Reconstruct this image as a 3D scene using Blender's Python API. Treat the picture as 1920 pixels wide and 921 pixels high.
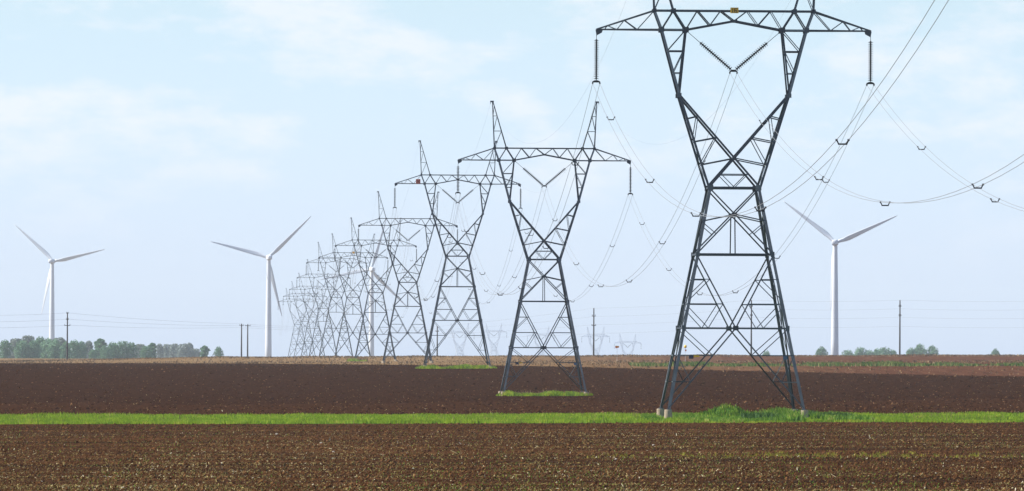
import bpy, math, random
import numpy as np
from mathutils import Vector, Matrix

for o in list(bpy.data.objects):
    bpy.data.objects.remove(o)
scene = bpy.context.scene
COL = scene.collection
RAD = math.radians

# ------------------------------------------------------------------ camera
IMG_W, IMG_H = 1920.0, 921.0
FPX = 14534.0                       # focal length in photo pixels (about 270 mm)
EYE_ROW = 664.0                     # eye level in the photo
PITCH = math.atan((EYE_ROW - IMG_H / 2) / FPX)
ROLL = 0.005
cam_data = bpy.data.cameras.new("camera")
cam_data.sensor_width = 36.0
cam_data.lens = FPX / IMG_W * 36.0
cam_data.clip_start = 1.0
cam_data.clip_end = 40000.0
cam = bpy.data.objects.new("camera", cam_data)
COL.objects.link(cam)
cam.matrix_world = Matrix.Rotation(math.pi / 2 + PITCH, 4, 'X') @ Matrix.Rotation(ROLL, 4, 'Z')
scene.camera = cam

# ------------------------------------------------------------------ light
SUN_EL = RAD(41)
TO_SUN_AZ = math.atan2(-0.97, 0.03)        # from the left
world = bpy.data.worlds.new("World")
scene.world = world
world.use_nodes = True
wn, wl = world.node_tree.nodes, world.node_tree.links
wn.clear()
w_out = wn.new("ShaderNodeOutputWorld")
w_bg = wn.new("ShaderNodeBackground")
w_sky = wn.new("ShaderNodeTexSky")
w_sky.sky_type = 'NISHITA'
w_sky.sun_disc = False
w_sky.sun_elevation = SUN_EL
w_sky.sun_rotation = TO_SUN_AZ % (2 * math.pi)
w_sky.air_density = 1.0
w_sky.dust_density = 0.6
w_sky.ozone_density = 2.0
w_bg.inputs["Strength"].default_value = 0.085
# soft thin clouds low over the horizon
tc = wn.new("ShaderNodeTexCoord")
mp = wn.new("ShaderNodeMapping"); mp.inputs["Scale"].default_value = (60, 1.5, 150)
mp.inputs["Location"].default_value = (3.1, 0, 0.35)
cn = wn.new("ShaderNodeTexNoise"); cn.inputs["Scale"].default_value = 1.0
cn.inputs["Detail"].default_value = 9; cn.inputs["Roughness"].default_value = 0.62
cr = wn.new("ShaderNodeValToRGB")
cr.color_ramp.elements[0].position = 0.48; cr.color_ramp.elements[0].color = (0, 0, 0, 1)
cr.color_ramp.elements[1].position = 0.66; cr.color_ramp.elements[1].color = (0.5, 0.5, 0.5, 1)
tint = wn.new("ShaderNodeMix"); tint.data_type = 'RGBA'; tint.blend_type = 'MULTIPLY'
tint.inputs["Factor"].default_value = 1.0
# the air near the horizon is paler and brighter than overhead
sepz = wn.new("ShaderNodeSeparateXYZ")
hr = wn.new("ShaderNodeValToRGB")
hr.color_ramp.elements[0].position = 0.0; hr.color_ramp.elements[0].color = (1.09, 1.33, 2.28, 1)
hr.color_ramp.elements[1].position = 0.05; hr.color_ramp.elements[1].color = (0.97, 1.09, 1.36, 1)
e_ = hr.color_ramp.elements.new(0.3); e_.color = (0.85, 0.93, 1.06, 1)
mixc = wn.new("ShaderNodeMix"); mixc.data_type = 'RGBA'
mixc.inputs["B"].default_value = (7.4, 7.2, 7.5, 1)
wl.new(tc.outputs["Generated"], mp.inputs["Vector"])
wl.new(mp.outputs["Vector"], cn.inputs["Vector"])
wl.new(cn.outputs["Fac"], cr.inputs["Fac"])
wl.new(w_sky.outputs["Color"], tint.inputs["A"])
wl.new(tc.outputs["Generated"], sepz.inputs["Vector"]); wl.new(sepz.outputs["Z"], hr.inputs["Fac"]); wl.new(hr.outputs["Color"], tint.inputs["B"])
wl.new(tint.outputs["Result"], mixc.inputs["A"])
cz_ = wn.new("ShaderNodeMapRange"); cz_.inputs["From Min"].default_value = 0.010; cz_.inputs["From Max"].default_value = 0.030
cm_ = wn.new("ShaderNodeMath"); cm_.operation = 'MULTIPLY'
wl.new(sepz.outputs["Z"], cz_.inputs["Value"]); wl.new(cz_.outputs["Result"], cm_.inputs[0]); wl.new(cr.outputs["Color"], cm_.inputs[1])
wl.new(cm_.outputs[0], mixc.inputs["Factor"])
wl.new(mixc.outputs["Result"], w_bg.inputs["Color"])
wl.new(w_bg.outputs["Background"], w_out.inputs["Surface"])

sun_data = bpy.data.lights.new("sun", 'SUN')
sun_data.energy = 5.0
sun_data.angle = RAD(0.5)
sun_data.color = (1.0, 0.95, 0.86)
sun = bpy.data.objects.new("sun", sun_data)
COL.objects.link(sun)
to_sun = Vector((math.sin(TO_SUN_AZ) * math.cos(SUN_EL), math.cos(TO_SUN_AZ) * math.cos(SUN_EL), math.sin(SUN_EL)))
sun.rotation_euler = to_sun.to_track_quat('Z', 'Y').to_euler()
sun.location = to_sun * 300

scene.view_settings.view_transform = 'Standard'
scene.view_settings.look = 'None'
scene.view_settings.exposure = 0.75
scene.view_settings.gamma = 1.0
scene.view_settings.use_curve_mapping = False
scene.render.engine = 'CYCLES'
scene.cycles.volume_bounces = 0
scene.cycles.max_bounces = 4
scene.cycles.diffuse_bounces = 2
scene.cycles.glossy_bounces = 1
scene.render.filter_size = 1.2 if hasattr(scene.render, "filter_size") else 1.5

HAZE_DENSITY = 0.000048

# ------------------------------------------------------------------ helpers
def unroll(px, py):
    dx, dy = px - IMG_W / 2, py - IMG_H / 2
    c, s = math.cos(ROLL), math.sin(ROLL)
    return dx * c + dy * s, -dx * s + dy * c

def ray(px, py):
    dx, dy = unroll(px, py)
    xc, zc = dx / FPX, -dy / FPX
    cp, sp = math.cos(PITCH), math.sin(PITCH)
    yy, zz = cp - sp * zc, sp + cp * zc
    return xc / yy, zz / yy                 # X and Z per metre of distance

def at(px, py, dist):
    a, b = ray(px, py)
    return Vector((a * dist, dist, b * dist))

def tag(o, label=None, cat=None, group=None, kind=None):
    if label: o["label"] = label
    if cat: o["category"] = cat
    if group: o["group"] = group
    if kind: o["kind"] = kind
    return o

def empty(name, loc=(0, 0, 0), rz=0.0):
    o = bpy.data.objects.new(name, None)
    COL.objects.link(o)
    o.location = loc
    o.rotation_euler = (0, 0, rz)
    o.empty_display_size = 0.5
    return o

def link(name, mesh, parent=None):
    o = bpy.data.objects.new(name, mesh)
    COL.objects.link(o)
    if parent is not None:
        o.parent = parent
    return o

class MB:
    """collects simple solids into one mesh"""
    def __init__(self):
        self.v, self.f = [], []
    def quadstrip(self, rings, closed=True, caps=True):
        n0 = len(self.v)
        k = len(rings[0])
        for r in rings:
            self.v.extend([tuple(p) for p in r])
        for i in range(len(rings) - 1):
            for j in range(k):
                j2 = (j + 1) % k
                self.f.append((n0 + i * k + j, n0 + i * k + j2, n0 + (i + 1) * k + j2, n0 + (i + 1) * k + j))
        if caps:
            self.f.append(tuple(n0 + j for j in reversed(range(k))))
            e = n0 + (len(rings) - 1) * k
            self.f.append(tuple(e + j for j in range(k)))
    def angle(self, a, b, s, hint, hint2=None, centre=True):
        """rolled steel angle section from a to b"""
        a, b = Vector(a), Vector(b)
        d = (b - a).normalized()
        v = Vector(hint); v = v - v.dot(d) * d
        if v.length < 1e-4:
            v = d.orthogonal()
        v.normalize()
        u = d.cross(v).normalized()
        if hint2 is not None and u.dot(Vector(hint2)) < 0:
            u = -u
        t = s * 0.13
        off = u * (-s * 0.5) if centre else Vector((0, 0, 0))
        prof = [(0, 0), (s, 0), (s, t), (t, t), (t, s), (0, s)]
        rings = [[p + off + u * x + v * y for x, y in prof] for p in (a, b)]
        self.quadstrip(rings)
    def bar(self, a, b, w, h=None):
        a, b = Vector(a), Vector(b)
        h = h or w
        d = (b - a).normalized()
        up = Vector((0, 0, 1)) if abs(d.z) < 0.9 else Vector((0, 1, 0))
        u = d.cross(up).normalized(); v = u.cross(d).normalized()
        rings = [[p + u * x * w / 2 + v * y * h / 2 for x, y in ((-1, -1), (1, -1), (1, 1), (-1, 1))] for p in (a, b)]
        self.quadstrip(rings)
    def box(self, c, sx, sy, sz):
        c = Vector(c)
        self.quadstrip([[c + Vector((x * sx / 2, y * sy / 2, z * sz / 2)) for x, y in ((-1, -1), (1, -1), (1, 1), (-1, 1))] for z in (-1, 1)])
    def lathe(self, a, b, prof, n=10):
        """prof: (t along a-b in metres, radius)"""
        a, b = Vector(a), Vector(b)
        d = (b - a).normalized()
        u = d.orthogonal().normalized(); v = d.cross(u)
        rings = []
        for t, r in prof:
            c = a + d * t
            rings.append([c + (u * math.cos(2 * math.pi * k / n) + v * math.sin(2 * math.pi * k / n)) * r for k in range(n)])
        self.quadstrip(rings)
    def tube(self, pts, r, n=5):
        rings = []
        for i, p in enumerate(pts):
            d = (pts[min(i + 1, len(pts) - 1)] - pts[max(i - 1, 0)]).normalized()
            u = d.cross(Vector((0, 0, 1))).normalized(); v = u.cross(d)
            rings.append([p + (u * math.cos(2 * math.pi * k / n) + v * math.sin(2 * math.pi * k / n)) * r for k in range(n)])
        self.quadstrip(rings)
    def mesh(self, name, mat, smooth=False):
        m = bpy.data.meshes.new(name)
        m.from_pydata([tuple(p) for p in self.v], [], self.f)
        if mat: m.materials.append(mat)
        if smooth:
            m.polygons.foreach_set("use_smooth", [True] * len(m.polygons))
        m.validate(); m.update()
        return m
    def build(self, name, mat, parent=None, smooth=False):
        return link(name, self.mesh(name, mat, smooth), parent)

def np_mesh(name, verts, faces, mat, smooth=False):
    """verts (n,3) array, faces (m,k) array"""
    m = bpy.data.meshes.new(name)
    k = faces.shape[1]
    m.vertices.add(len(verts)); m.vertices.foreach_set("co", np.asarray(verts, dtype=np.float32).ravel())
    m.loops.add(faces.size); m.loops.foreach_set("vertex_index", faces.astype(np.int32).ravel())
    m.polygons.add(len(faces)); m.polygons.foreach_set("loop_start", np.arange(0, faces.size, k, dtype=np.int32))
    if smooth:
        m.polygons.foreach_set("use_smooth", np.ones(len(faces), dtype=bool))
    m.materials.append(mat)
    m.update(calc_edges=True)
    m.validate()
    return m

# ------------------------------------------------------------------ materials
def principled(name, color, rough=0.7, metallic=0.0, noise=None, spec=0.5):
    m = bpy.data.materials.new(name); m.use_nodes = True
    nt = m.node_tree; b = nt.nodes["Principled BSDF"]
    b.inputs["Roughness"].default_value = rough
    b.inputs["Metallic"].default_value = metallic
    b.inputs["Specular IOR Level"].default_value = spec
    if noise:
        scale, col2, stretch = noise
        t = nt.nodes.new("ShaderNodeTexCoord"); mpn = nt.nodes.new("ShaderNodeMapping")
        mpn.inputs["Scale"].default_value = stretch
        n = nt.nodes.new("ShaderNodeTexNoise"); n.inputs["Scale"].default_value = scale; n.inputs["Detail"].default_value = 5
        r = nt.nodes.new("ShaderNodeValToRGB")
        r.color_ramp.elements[0].position = 0.32; r.color_ramp.elements[0].color = (*color, 1)
        r.color_ramp.elements[1].position = 0.68; r.color_ramp.elements[1].color = (*col2, 1)
        nt.links.new(t.outputs["Object"], mpn.inputs["Vector"]); nt.links.new(mpn.outputs["Vector"], n.inputs["Vector"])
        nt.links.new(n.outputs["Fac"], r.inputs["Fac"]); nt.links.new(r.outputs["Color"], b.inputs["Base Color"])
    else:
        b.inputs["Base Color"].default_value = (*color, 1)
    return m

def island(name, stops, rough=0.85, spec=0.2, trans=0.0, patchy=0.0):
    """a colour of its own for each loose piece, picked from stops"""
    m = bpy.data.materials.new(name); m.use_nodes = True
    nt = m.node_tree; b = nt.nodes["Principled BSDF"]
    b.inputs["Roughness"].default_value = rough
    b.inputs["Specular IOR Level"].default_value = spec
    g = nt.nodes.new("ShaderNodeNewGeometry"); r = nt.nodes.new("ShaderNodeValToRGB")
    els = r.color_ramp.elements
    while len(els) < len(stops): els.new(0.5)
    for e, (p, c) in zip(els, stops):
        e.position = p; e.color = (*c, 1)
    if patchy:
        t_ = nt.nodes.new("ShaderNodeTexCoord"); mp_ = nt.nodes.new("ShaderNodeMapping"); mp_.inputs["Scale"].default_value = (patchy, patchy * 0.25, patchy)
        n_ = nt.nodes.new("ShaderNodeTexNoise"); n_.inputs["Scale"].default_value = 1.0; n_.inputs["Detail"].default_value = 4
        nt.links.new(t_.outputs["Object"], mp_.inputs["Vector"]); nt.links.new(mp_.outputs["Vector"], n_.inputs["Vector"])
        ma = nt.nodes.new("ShaderNodeMath"); ma.operation = 'MULTIPLY_ADD'; ma.inputs[1].default_value = 2.2; ma.inputs[2].default_value = -1.1
        nt.links.new(n_.outputs["Fac"], ma.inputs[0])
        mb_ = nt.nodes.new("ShaderNodeMath"); mb_.operation = 'MULTIPLY_ADD'; mb_.inputs[1].default_value = 0.6
        mc_ = nt.nodes.new("ShaderNodeMath"); mc_.operation = 'ADD'; mc_.inputs[1].default_value = 0.2; mc_.use_clamp = True
        nt.links.new(g.outputs["Random Per Island"], mb_.inputs[0]); nt.links.new(ma.outputs[0], mb_.inputs[2]); nt.links.new(mb_.outputs[0], mc_.inputs[0])
        nt.links.new(mc_.outputs[0], r.inputs["Fac"])
    else:
        nt.links.new(g.outputs["Random Per Island"], r.inputs["Fac"])
    nt.links.new(r.outputs["Color"], b.inputs["Base Color"])
    if trans > 0:
        tr = nt.nodes.new("ShaderNodeBsdfTranslucent"); mx = nt.nodes.new("ShaderNodeMixShader")
        mx.inputs[0].default_value = trans
        nt.links.new(r.outputs["Color"], tr.inputs["Color"])
        nt.links.new(b.outputs[0], mx.inputs[1]); nt.links.new(tr.outputs[0], mx.inputs[2])
        nt.links.new(mx.outputs[0], nt.nodes["Material Output"].inputs["Surface"])
    return m

M = {}
M['steel'] = principled("lattice_steel", (0.020, 0.026, 0.036), 0.5, 0.0, (1.3, (0.050, 0.060, 0.074), (1, 1, 1)), 0.5)
M['leg_steel'] = principled("lit_leg_steel", (0.050, 0.060, 0.072), 0.45, 0.0, (0.9, (0.115, 0.13, 0.145), (1, 1, 1)), 0.6)  # brighter than the lattice: sunlight on the lower legs painted into the steel
M['steel'] = island('lattice_steel', [(0.0, (0.018, 0.024, 0.036)), (0.55, (0.034, 0.042, 0.056)), (0.80, (0.08, 0.095, 0.110)), (1.0, (0.20, 0.22, 0.23))], 0.5, 0.5)  # tone varies per member; the pale stops paint in sunlit edges
M['far_steel'] = principled("haze_faded_steel", (0.60, 0.67, 0.76), 0.6, 0.0, (0.7, (0.58, 0.64, 0.72), (1, 1, 1)), 0.5)  # fade of distant haze painted in by lightening the steel
M['porcelain'] = principled("dark_porcelain", (0.016, 0.015, 0.018), 0.75, 0.0, None, 0.15)
M['wire'] = principled("stranded_aluminium", (0.20, 0.205, 0.21), 0.5, 0.0)
M['concrete'] = principled("footing_concrete", (0.26, 0.20, 0.14), 0.9, 0.0, (5.0, (0.38, 0.31, 0.22), (1, 1, 1)), 0.2)
M['yellow'] = principled("yellow_plate", (0.95, 0.52, 0.02), 0.5, 0.0, (3.0, (0.90, 0.43, 0.015), (1, 1, 1)))
M['red'] = principled("faded_red_plate", (0.75, 0.12, 0.05), 0.6, 0.0, (3.0, (0.80, 0.20, 0.11), (1, 1, 1)))
M['red_mark'] = principled("dark_red_mark", (0.16, 0.015, 0.012), 0.6)
M['ink'] = principled("black_lettering", (0.012, 0.010, 0.008), 0.6)
M['blue'] = principled("blue_plate", (0.05, 0.11, 0.20), 0.5)
M['navy'] = principled("navy_plate", (0.02, 0.022, 0.06), 0.5)
M['orange'] = principled("orange_marker", (0.75, 0.17, 0.02), 0.5)
M['marker_yellow'] = principled("yellow_marker", (0.85, 0.52, 0.03), 0.5)
M['post'] = principled("marker_post", (0.5, 0.5, 0.5), 0.6)
M['white'] = principled("turbine_white_paint", (0.58, 0.61, 0.66), 0.5, 0.0, (0.12, (0.64, 0.67, 0.70), (1, 1, 0.3)), 0.4)
M['wood'] = principled("creosoted_wood", (0.040, 0.033, 0.036), 0.85, 0.0, (2.0, (0.075, 0.062, 0.060), (1, 1, 0.2)), 0.2)
M['bark'] = principled("grey_bark", (0.09, 0.08, 0.07), 0.9)
M['stone'] = principled("pale_stone", (0.42, 0.37, 0.31), 0.9, 0.0, (12.0, (0.55, 0.50, 0.43), (1, 1, 1)), 0.2)

# ------------------------------------------------------------------ ground shape
PD = np.array([0, 60, 150, 220, 320, 420, 507, 600, 720, 807, 880, 950, 1030, 1107, 1180, 1250, 1330, 1407, 1550, 1707, 1800, 1900, 2000, 2150, 2500, 3000, 3600, 4100, 4700, 5500, 7000, 10000, 15000], float)
PZ = np.array([-1.7, -2.5, -3.7, -4.1, -4.22, -4.25, -4.28, -4.42, -4.48, -4.36, -3.92, -3.30, -2.55, -1.98, -1.78, -1.70, -1.62, -1.58, -1.62, -1.50, -0.98, -0.52, -0.62, -1.1, -1.7, -2.2, -3.0, -7.0, -13.5, -14, -14, -16, -20], float)
# smooth the profile into a dense table
_td = np.arange(0, 15001, 5.0)
_tz = np.interp(_td, PD, PZ)
_k = np.hanning(15); _k /= _k.sum()
_tz = np.convolve(np.pad(_tz, 7, mode='edge'), _k, mode='valid')
_SLOPE_D = np.array([0, 600, 1200, 1900, 2600, 15000.]); _SLOPE = np.array([0.0075, 0.0075, 0.0075, 0.0088, 0.004, 0.0])

def wob(x, y, s=1.0, seed=0.0):
    return (np.sin(x * 0.13 * s + seed + 1.3 * np.sin(y * 0.011 * s + seed)) + np.sin(x * 0.041 * s - y * 0.017 * s + 2.1 + seed) + np.sin(x * 0.31 * s + y * 0.023 * s + 4.0 + seed) * 0.5) / 2.5

MOUND = None
def gz(x, d):
    x = np.asarray(x, float); d = np.asarray(d, float)
    z = np.interp(d, _td, _tz)
    z = z + np.interp(d, _SLOPE_D, _SLOPE) * 140.0 * np.tanh(x / 140.0)
    z = z + 0.03 * wob(x, d) * np.clip((d - 150) / 200, 0, 1)
    z = z + 0.10 * wob(x * 0.8, d * 0.3, 1.0, 3.0) * np.clip((d - 1700) / 200, 0, 1)
    z = z + 0.055 * (wob(x * 0.25, d * 22.0, 1.0, 7.0) + 0.7 * wob(x * 0.4, d * 9.0, 1.0, 2.0)) * np.clip((d - 190) / 30, 0, 1) * np.clip((480 - d) / 20, 0, 1)
    z = z - 0.85 * np.clip((-x - 78.0) / 40.0, 0, 1.3) * np.clip((d - 1650) / 200, 0, 1) * np.clip((2600 - d) / 400, 0, 1)
    if MOUND is not None:
        mx, md = MOUND
        z = z + 0.72 * np.exp(-((x - mx) / 1.6) ** 2 - ((d - md) / 2.2) ** 2)
    return z

def hit(px, py, dmin=200.0, dmax=2600.0):
    a, b = ray(px, py)
    d = np.arange(dmin, dmax, 1.0)
    below = (b * d) <= gz(a * d, d)
    i = int(np.argmax(below))
    if not below.any(): i = len(d) - 1
    return Vector((a * d[i], d[i], b * d[i]))

# the power line: a straight run of towers 300 m apart
SPAN = 300.0
LINE_TAN = (416.0 - 960.0) / FPX                       # heading of the line
LINE_RZ = -math.atan(LINE_TAN)
D1 = 507.0
p1 = at(1374.5, 300, D1)
def line_x(d): return p1.x + (d - D1) * (LINE_TAN + 0.0004)
MOUND = (at(1362, 760, 505).x, 505.0)

# curve where the dark tilled field ends, in field coordinates
_b = [hit(x, y) for x, y in ((5, 681), (300, 681.5), (600, 683), (860, 685), (1150, 690), (1320, 694), (1600, 700), (1910, 706))]
_bx = np.array([p.x for p in _b]); _bd = np.array([p.y for p in _b])
_o = np.argsort(_bx); _bx, _bd = _bx[_o], _bd[_o]
def field_end(x): return np.interp(x, _bx, _bd)
def strip_near(x): return 477.0 - 0.12 * np.asarray(x)
def strip_far(x): return 556.0 - 0.10 * np.asarray(x)

# ------------------------------------------------------------------ ground sheet
xs = np.unique(np.concatenate([np.arange(-130, 131, 2.0), np.arange(4, 26, 0.5), np.array([-2500, -1800, -1300, -1000, -800, -650, -520, -430, -360, -300, -250, -210, -180, -160, -145]), -np.array([-2500, -1800, -1300, -1000, -800, -650, -520, -430, -360, -300, -250, -210, -180, -160, -145])]))
ds = np.unique(np.concatenate([np.arange(-60, 200, 10.0), np.arange(200, 480, 1.0), np.arange(480, 1400, 2.0), np.arange(490, 520, 0.5), np.arange(1400, 2200, 8.0), np.arange(2200, 5000, 60.0), np.arange(5000, 14001, 500.0)]))
X, D = np.meshgrid(xs, ds)
Z = gz(X, np.maximum(D, 0))
V = np.stack([X, D, Z], -1).reshape(-1, 3)
nx, nd = len(xs), len(ds)
i, j = np.meshgrid(np.arange(nd - 1), np.arange(nx - 1), indexing='ij')
a = (i * nx + j).ravel()
F = np.stack([a, a + 1, a + 1 + nx, a + nx], -1)

def soil_material():
    m = bpy.data.materials.new("farm_soil"); m.use_nodes = True
    nt = m.node_tree; N = nt.nodes; L = nt.links
    b = N["Principled BSDF"]; b.inputs["Roughness"].default_value = 1.0; b.inputs["Specular IOR Level"].default_value = 0.0
    tcn = N.new("ShaderNodeTexCoord")
    def noise(scale, stretch, detail=5, rough=0.6):
        mpn = N.new("ShaderNodeMapping"); mpn.inputs["Scale"].default_value = stretch
        n = N.new("ShaderNodeTexNoise"); n.inputs["Scale"].default_value = scale; n.inputs["Detail"].default_value = detail; n.inputs["Roughness"].default_value = rough
        L.new(tcn.outputs["Object"], mpn.inputs["Vector"]); L.new(mpn.outputs["Vector"], n.inputs["Vector"])
        return n.outputs["Fac"]
    def ramp(src, stops):
        r = N.new("ShaderNodeValToRGB"); els = r.color_ramp.elements
        while len(els) < len(stops): els.new(0.5)
        for e, (p, c) in zip(els, stops):
            e.position = p; e.color = (*c, 1)
        L.new(src, r.inputs["Fac"]); return r.outputs["Color"]
    def ramp_fac(src, a_, b_):
        n = N.new("ShaderNodeMapRange"); n.inputs["From Min"].default_value = a_; n.inputs["From Max"].default_value = b_
        L.new(src, n.inputs["Value"]); return n.outputs["Result"]
    def math_(op, a_, b_=None, c_=None):
        n = N.new("ShaderNodeMath"); n.operation = op
        for k_, s in enumerate((a_, b_, c_)):
            if s is None: continue
            if isinstance(s, (int, float)): n.inputs[k_].default_value = s
            else: L.new(s, n.inputs[k_])
        return n.outputs[0]
    def mix(f, a_, b_):
        n = N.new("ShaderNodeMix"); n.data_type = 'RGBA'
        L.new(f, n.inputs["Factor"]); L.new(a_, n.inputs["A"]); L.new(b_, n.inputs["B"])
        return n.outputs["Result"]
    def attr(name):
        n = N.new("ShaderNodeAttribute"); n.attribute_name = name; return n.outputs["Fac"]
    edge = noise(0.5, (1, 0.12, 1), 6)
    edge_c = math_('SUBTRACT', edge, 0.5)
    def mask(name, amp, soft):
        return math_('SMOOTH_MIN', 1.0, math_('MAXIMUM', 0.0, math_('ADD', math_('DIVIDE', math_('ADD', attr(name), math_('MULTIPLY', edge_c, amp)), soft), 0.5)), 0.05)
    fine = noise(7.0, (1, 0.09, 1), 8, 0.7)
    mid = noise(0.55, (0.35, 0.14, 1), 6, 0.6)
    near = mix(mid, ramp(fine, [(0.3, (0.0269, 0.0113, 0.0052)), (0.5, (0.0562, 0.0246, 0.0107)), (0.72, (0.1180, 0.0588, 0.0245))]),
               ramp(fine, [(0.3, (0.0337, 0.0142, 0.0065)), (0.5, (0.0741, 0.0323, 0.0137)), (0.72, (0.1571, 0.0854, 0.0361))]))
    fine2 = noise(2.2, (1, 0.05, 1), 8, 0.68)
    rows = noise(1.0, (0.01, 0.05, 1), 4, 0.7)
    dark = mix(rows, ramp(fine2, [(0.3, (0.0156, 0.0062, 0.0031)), (0.55, (0.0260, 0.0104, 0.0049)), (0.75, (0.0488, 0.0209, 0.0094))]),
               ramp(fine2, [(0.3, (0.0205, 0.0075, 0.0031)), (0.55, (0.0322, 0.0120, 0.0051)), (0.75, (0.0589, 0.0238, 0.0102))]))
    red = ramp(fine2, [(0.3, (0.0255, 0.0102, 0.0050)), (0.55, (0.0395, 0.0162, 0.0073)), (0.75, (0.0670, 0.0300, 0.0141))])
    green = ramp(fine, [(0.3, (0.035, 0.085, 0.012)), (0.7, (0.07, 0.15, 0.02))])
    far1 = noise(0.8, (1, 0.03, 1), 7, 0.65)
    tan = ramp(far1, [(0.28, (0.1166, 0.0671, 0.0335)), (0.5, (0.1714, 0.1067, 0.0530)), (0.75, (0.2331, 0.1580, 0.0818))])
    brown = ramp(far1, [(0.28, (0.0561, 0.0232, 0.0134)), (0.5, (0.0825, 0.0348, 0.0196)), (0.75, (0.1188, 0.0552, 0.0309))])
    dark_streaks = noise(1.0, (0.035, 0.16, 1), 5, 0.65)  # noise for the darker streaks across the near soil
    col = mix(ramp_fac(dark_streaks, 0.40, 0.62), near, ramp(fine, [(0.3, (0.010, 0.0055, 0.0035)), (0.5, (0.022, 0.012, 0.0075)), (0.72, (0.05, 0.03, 0.018))]))
    col = mix(mask("past_strip_near", 5.0, 3.0), col, green)
    col = mix(mask("past_strip_far", 10.0, 4.0), col, red)
    col = mix(mask("past_red_soil", 60.0, 20.0), col, dark)
    stub = mix(mask("eastward", 30.0, 60.0), tan, brown)
    col = mix(mask("past_tilled", 25.0, 14.0), col, stub)
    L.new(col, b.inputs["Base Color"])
    bump = N.new("ShaderNodeBump"); bump.inputs["Strength"].default_value = 0.6; bump.inputs["Distance"].default_value = 0.05
    L.new(noise(6.0, (1, 0.5, 1), 6, 0.65), bump.inputs["Height"]); L.new(bump.outputs["Normal"], b.inputs["Normal"])
    return m
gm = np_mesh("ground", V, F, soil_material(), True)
def add_attr(mesh, name, vals):
    at_ = mesh.attributes.new(name, 'FLOAT', 'POINT'); at_.data.foreach_set("value", np.asarray(vals, dtype=np.float32).ravel())
vx, vd = V[:, 0], V[:, 1]
add_attr(gm, "past_strip_near", vd - strip_near(vx))
add_attr(gm, "past_strip_far", vd - strip_far(vx))
add_attr(gm, "past_red_soil", vd - (725 + 0.2 * vx + 30 * wob(vx, vd * 0.2)))
add_attr(gm, "past_tilled", vd - field_end(vx))
add_attr(gm, "eastward", vx - 20.0)
ground = link("ground", gm)
tag(ground, "broad tilled farm field of dark brown soil rising to a tan far edge", "ground", kind="structure")

# ------------------------------------------------------------------ haze
hb = MB(); hb.box((0, 6950, 50), 5100, 14200, 146)
hm = bpy.data.materials.new("thin_haze"); hm.use_nodes = True
hn = hm.node_tree; hn.nodes.clear()
ho = hn.nodes.new("ShaderNodeOutputMaterial"); hv = hn.nodes.new("ShaderNodeVolumePrincipled")
hv.inputs["Density"].default_value = HAZE_DENSITY
hv.inputs["Color"].default_value = (0.88, 0.97, 1.0, 1)
hv.inputs["Anisotropy"].default_value = 0.0
hn.links.new(hv.outputs[0], ho.inputs["Volume"])
haze = hb.build("haze", hm)
tag(haze, "pale blue haze in the air over the fields", "haze", kind="stuff")

# ------------------------------------------------------------------ transmission towers
S = 18.0 / 516.0                    # metres per pixel of the nearest tower
LOW, TOPV = 57.0, 21.0              # rows of the crossarm chords
def half_depth(v):
    if v >= 353: return 48 + (v - 353) * 0.1935
    return float(np.interp(v, [21, 57, 179, 353], [17, 20, 30, 48]))
def half_width(v): return 48 + (v - 353) * 0.1935

class Frame:
    """turns (across, row, side) of the tower drawing into local metres"""
    def __init__(self, vg): self.vg = vg
    def p(self, u, v, side, hd=None):
        h = half_depth(v) if hd is None else hd
        return Vector((u * S, side * h * S, (self.vg - v) * S))
    def q(self, u, v, y): return Vector((u * S, y * S, (self.vg - v) * S))

def both(mb, fr, a, b, s, mirror=True, hd=None):
    """a member on the front and back face, mirrored left-right"""
    for side in (-1, 1):
        for m in ((1, -1) if mirror else (1,)):
            mb.angle(fr.p(a[0] * m, a[1], side, hd), fr.p(b[0] * m, b[1], side, hd), s, (0, -side, 0))

def sides(mb, fr, a, b, s, mirror=True):
    """the same drawing on the two side faces (a[0], b[0] run along the depth)"""
    for m in (1, -1):
        for k in ((1, -1) if mirror else (1,)):
            A = fr.q(m * half_width(a[1]), a[1], a[0] * k); B = fr.q(m * half_width(b[1]), b[1], b[0] * k)
            mb.angle(A, B, s, (-m, 0, 0))

BIG, MIDS, SML, TIN = 0.152, 0.104, 0.076, 0.055

def disc_string(a, b, lead=0.3, tail=0.08, n=20):
    mb = MB()
    L = (b - a).length
    prof = [(0, 0.018), (lead, 0.018)]
    pitch = (L - lead - tail) / n
    for k in range(n):
        t0 = lead + k * pitch
        prof += [(t0 + 0.02 * pitch, 0.055), (t0 + 0.40 * pitch, 0.06), (t0 + 0.58 * pitch, 0.165), (t0 + 0.74 * pitch, 0.165), (t0 + 0.78 * pitch, 0.04), (t0 + 0.98 * pitch, 0.035)]
    prof += [(L - tail, 0.018), (L, 0.018)]
    mb.lathe(a, b, prof, 8)
    return mb

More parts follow.
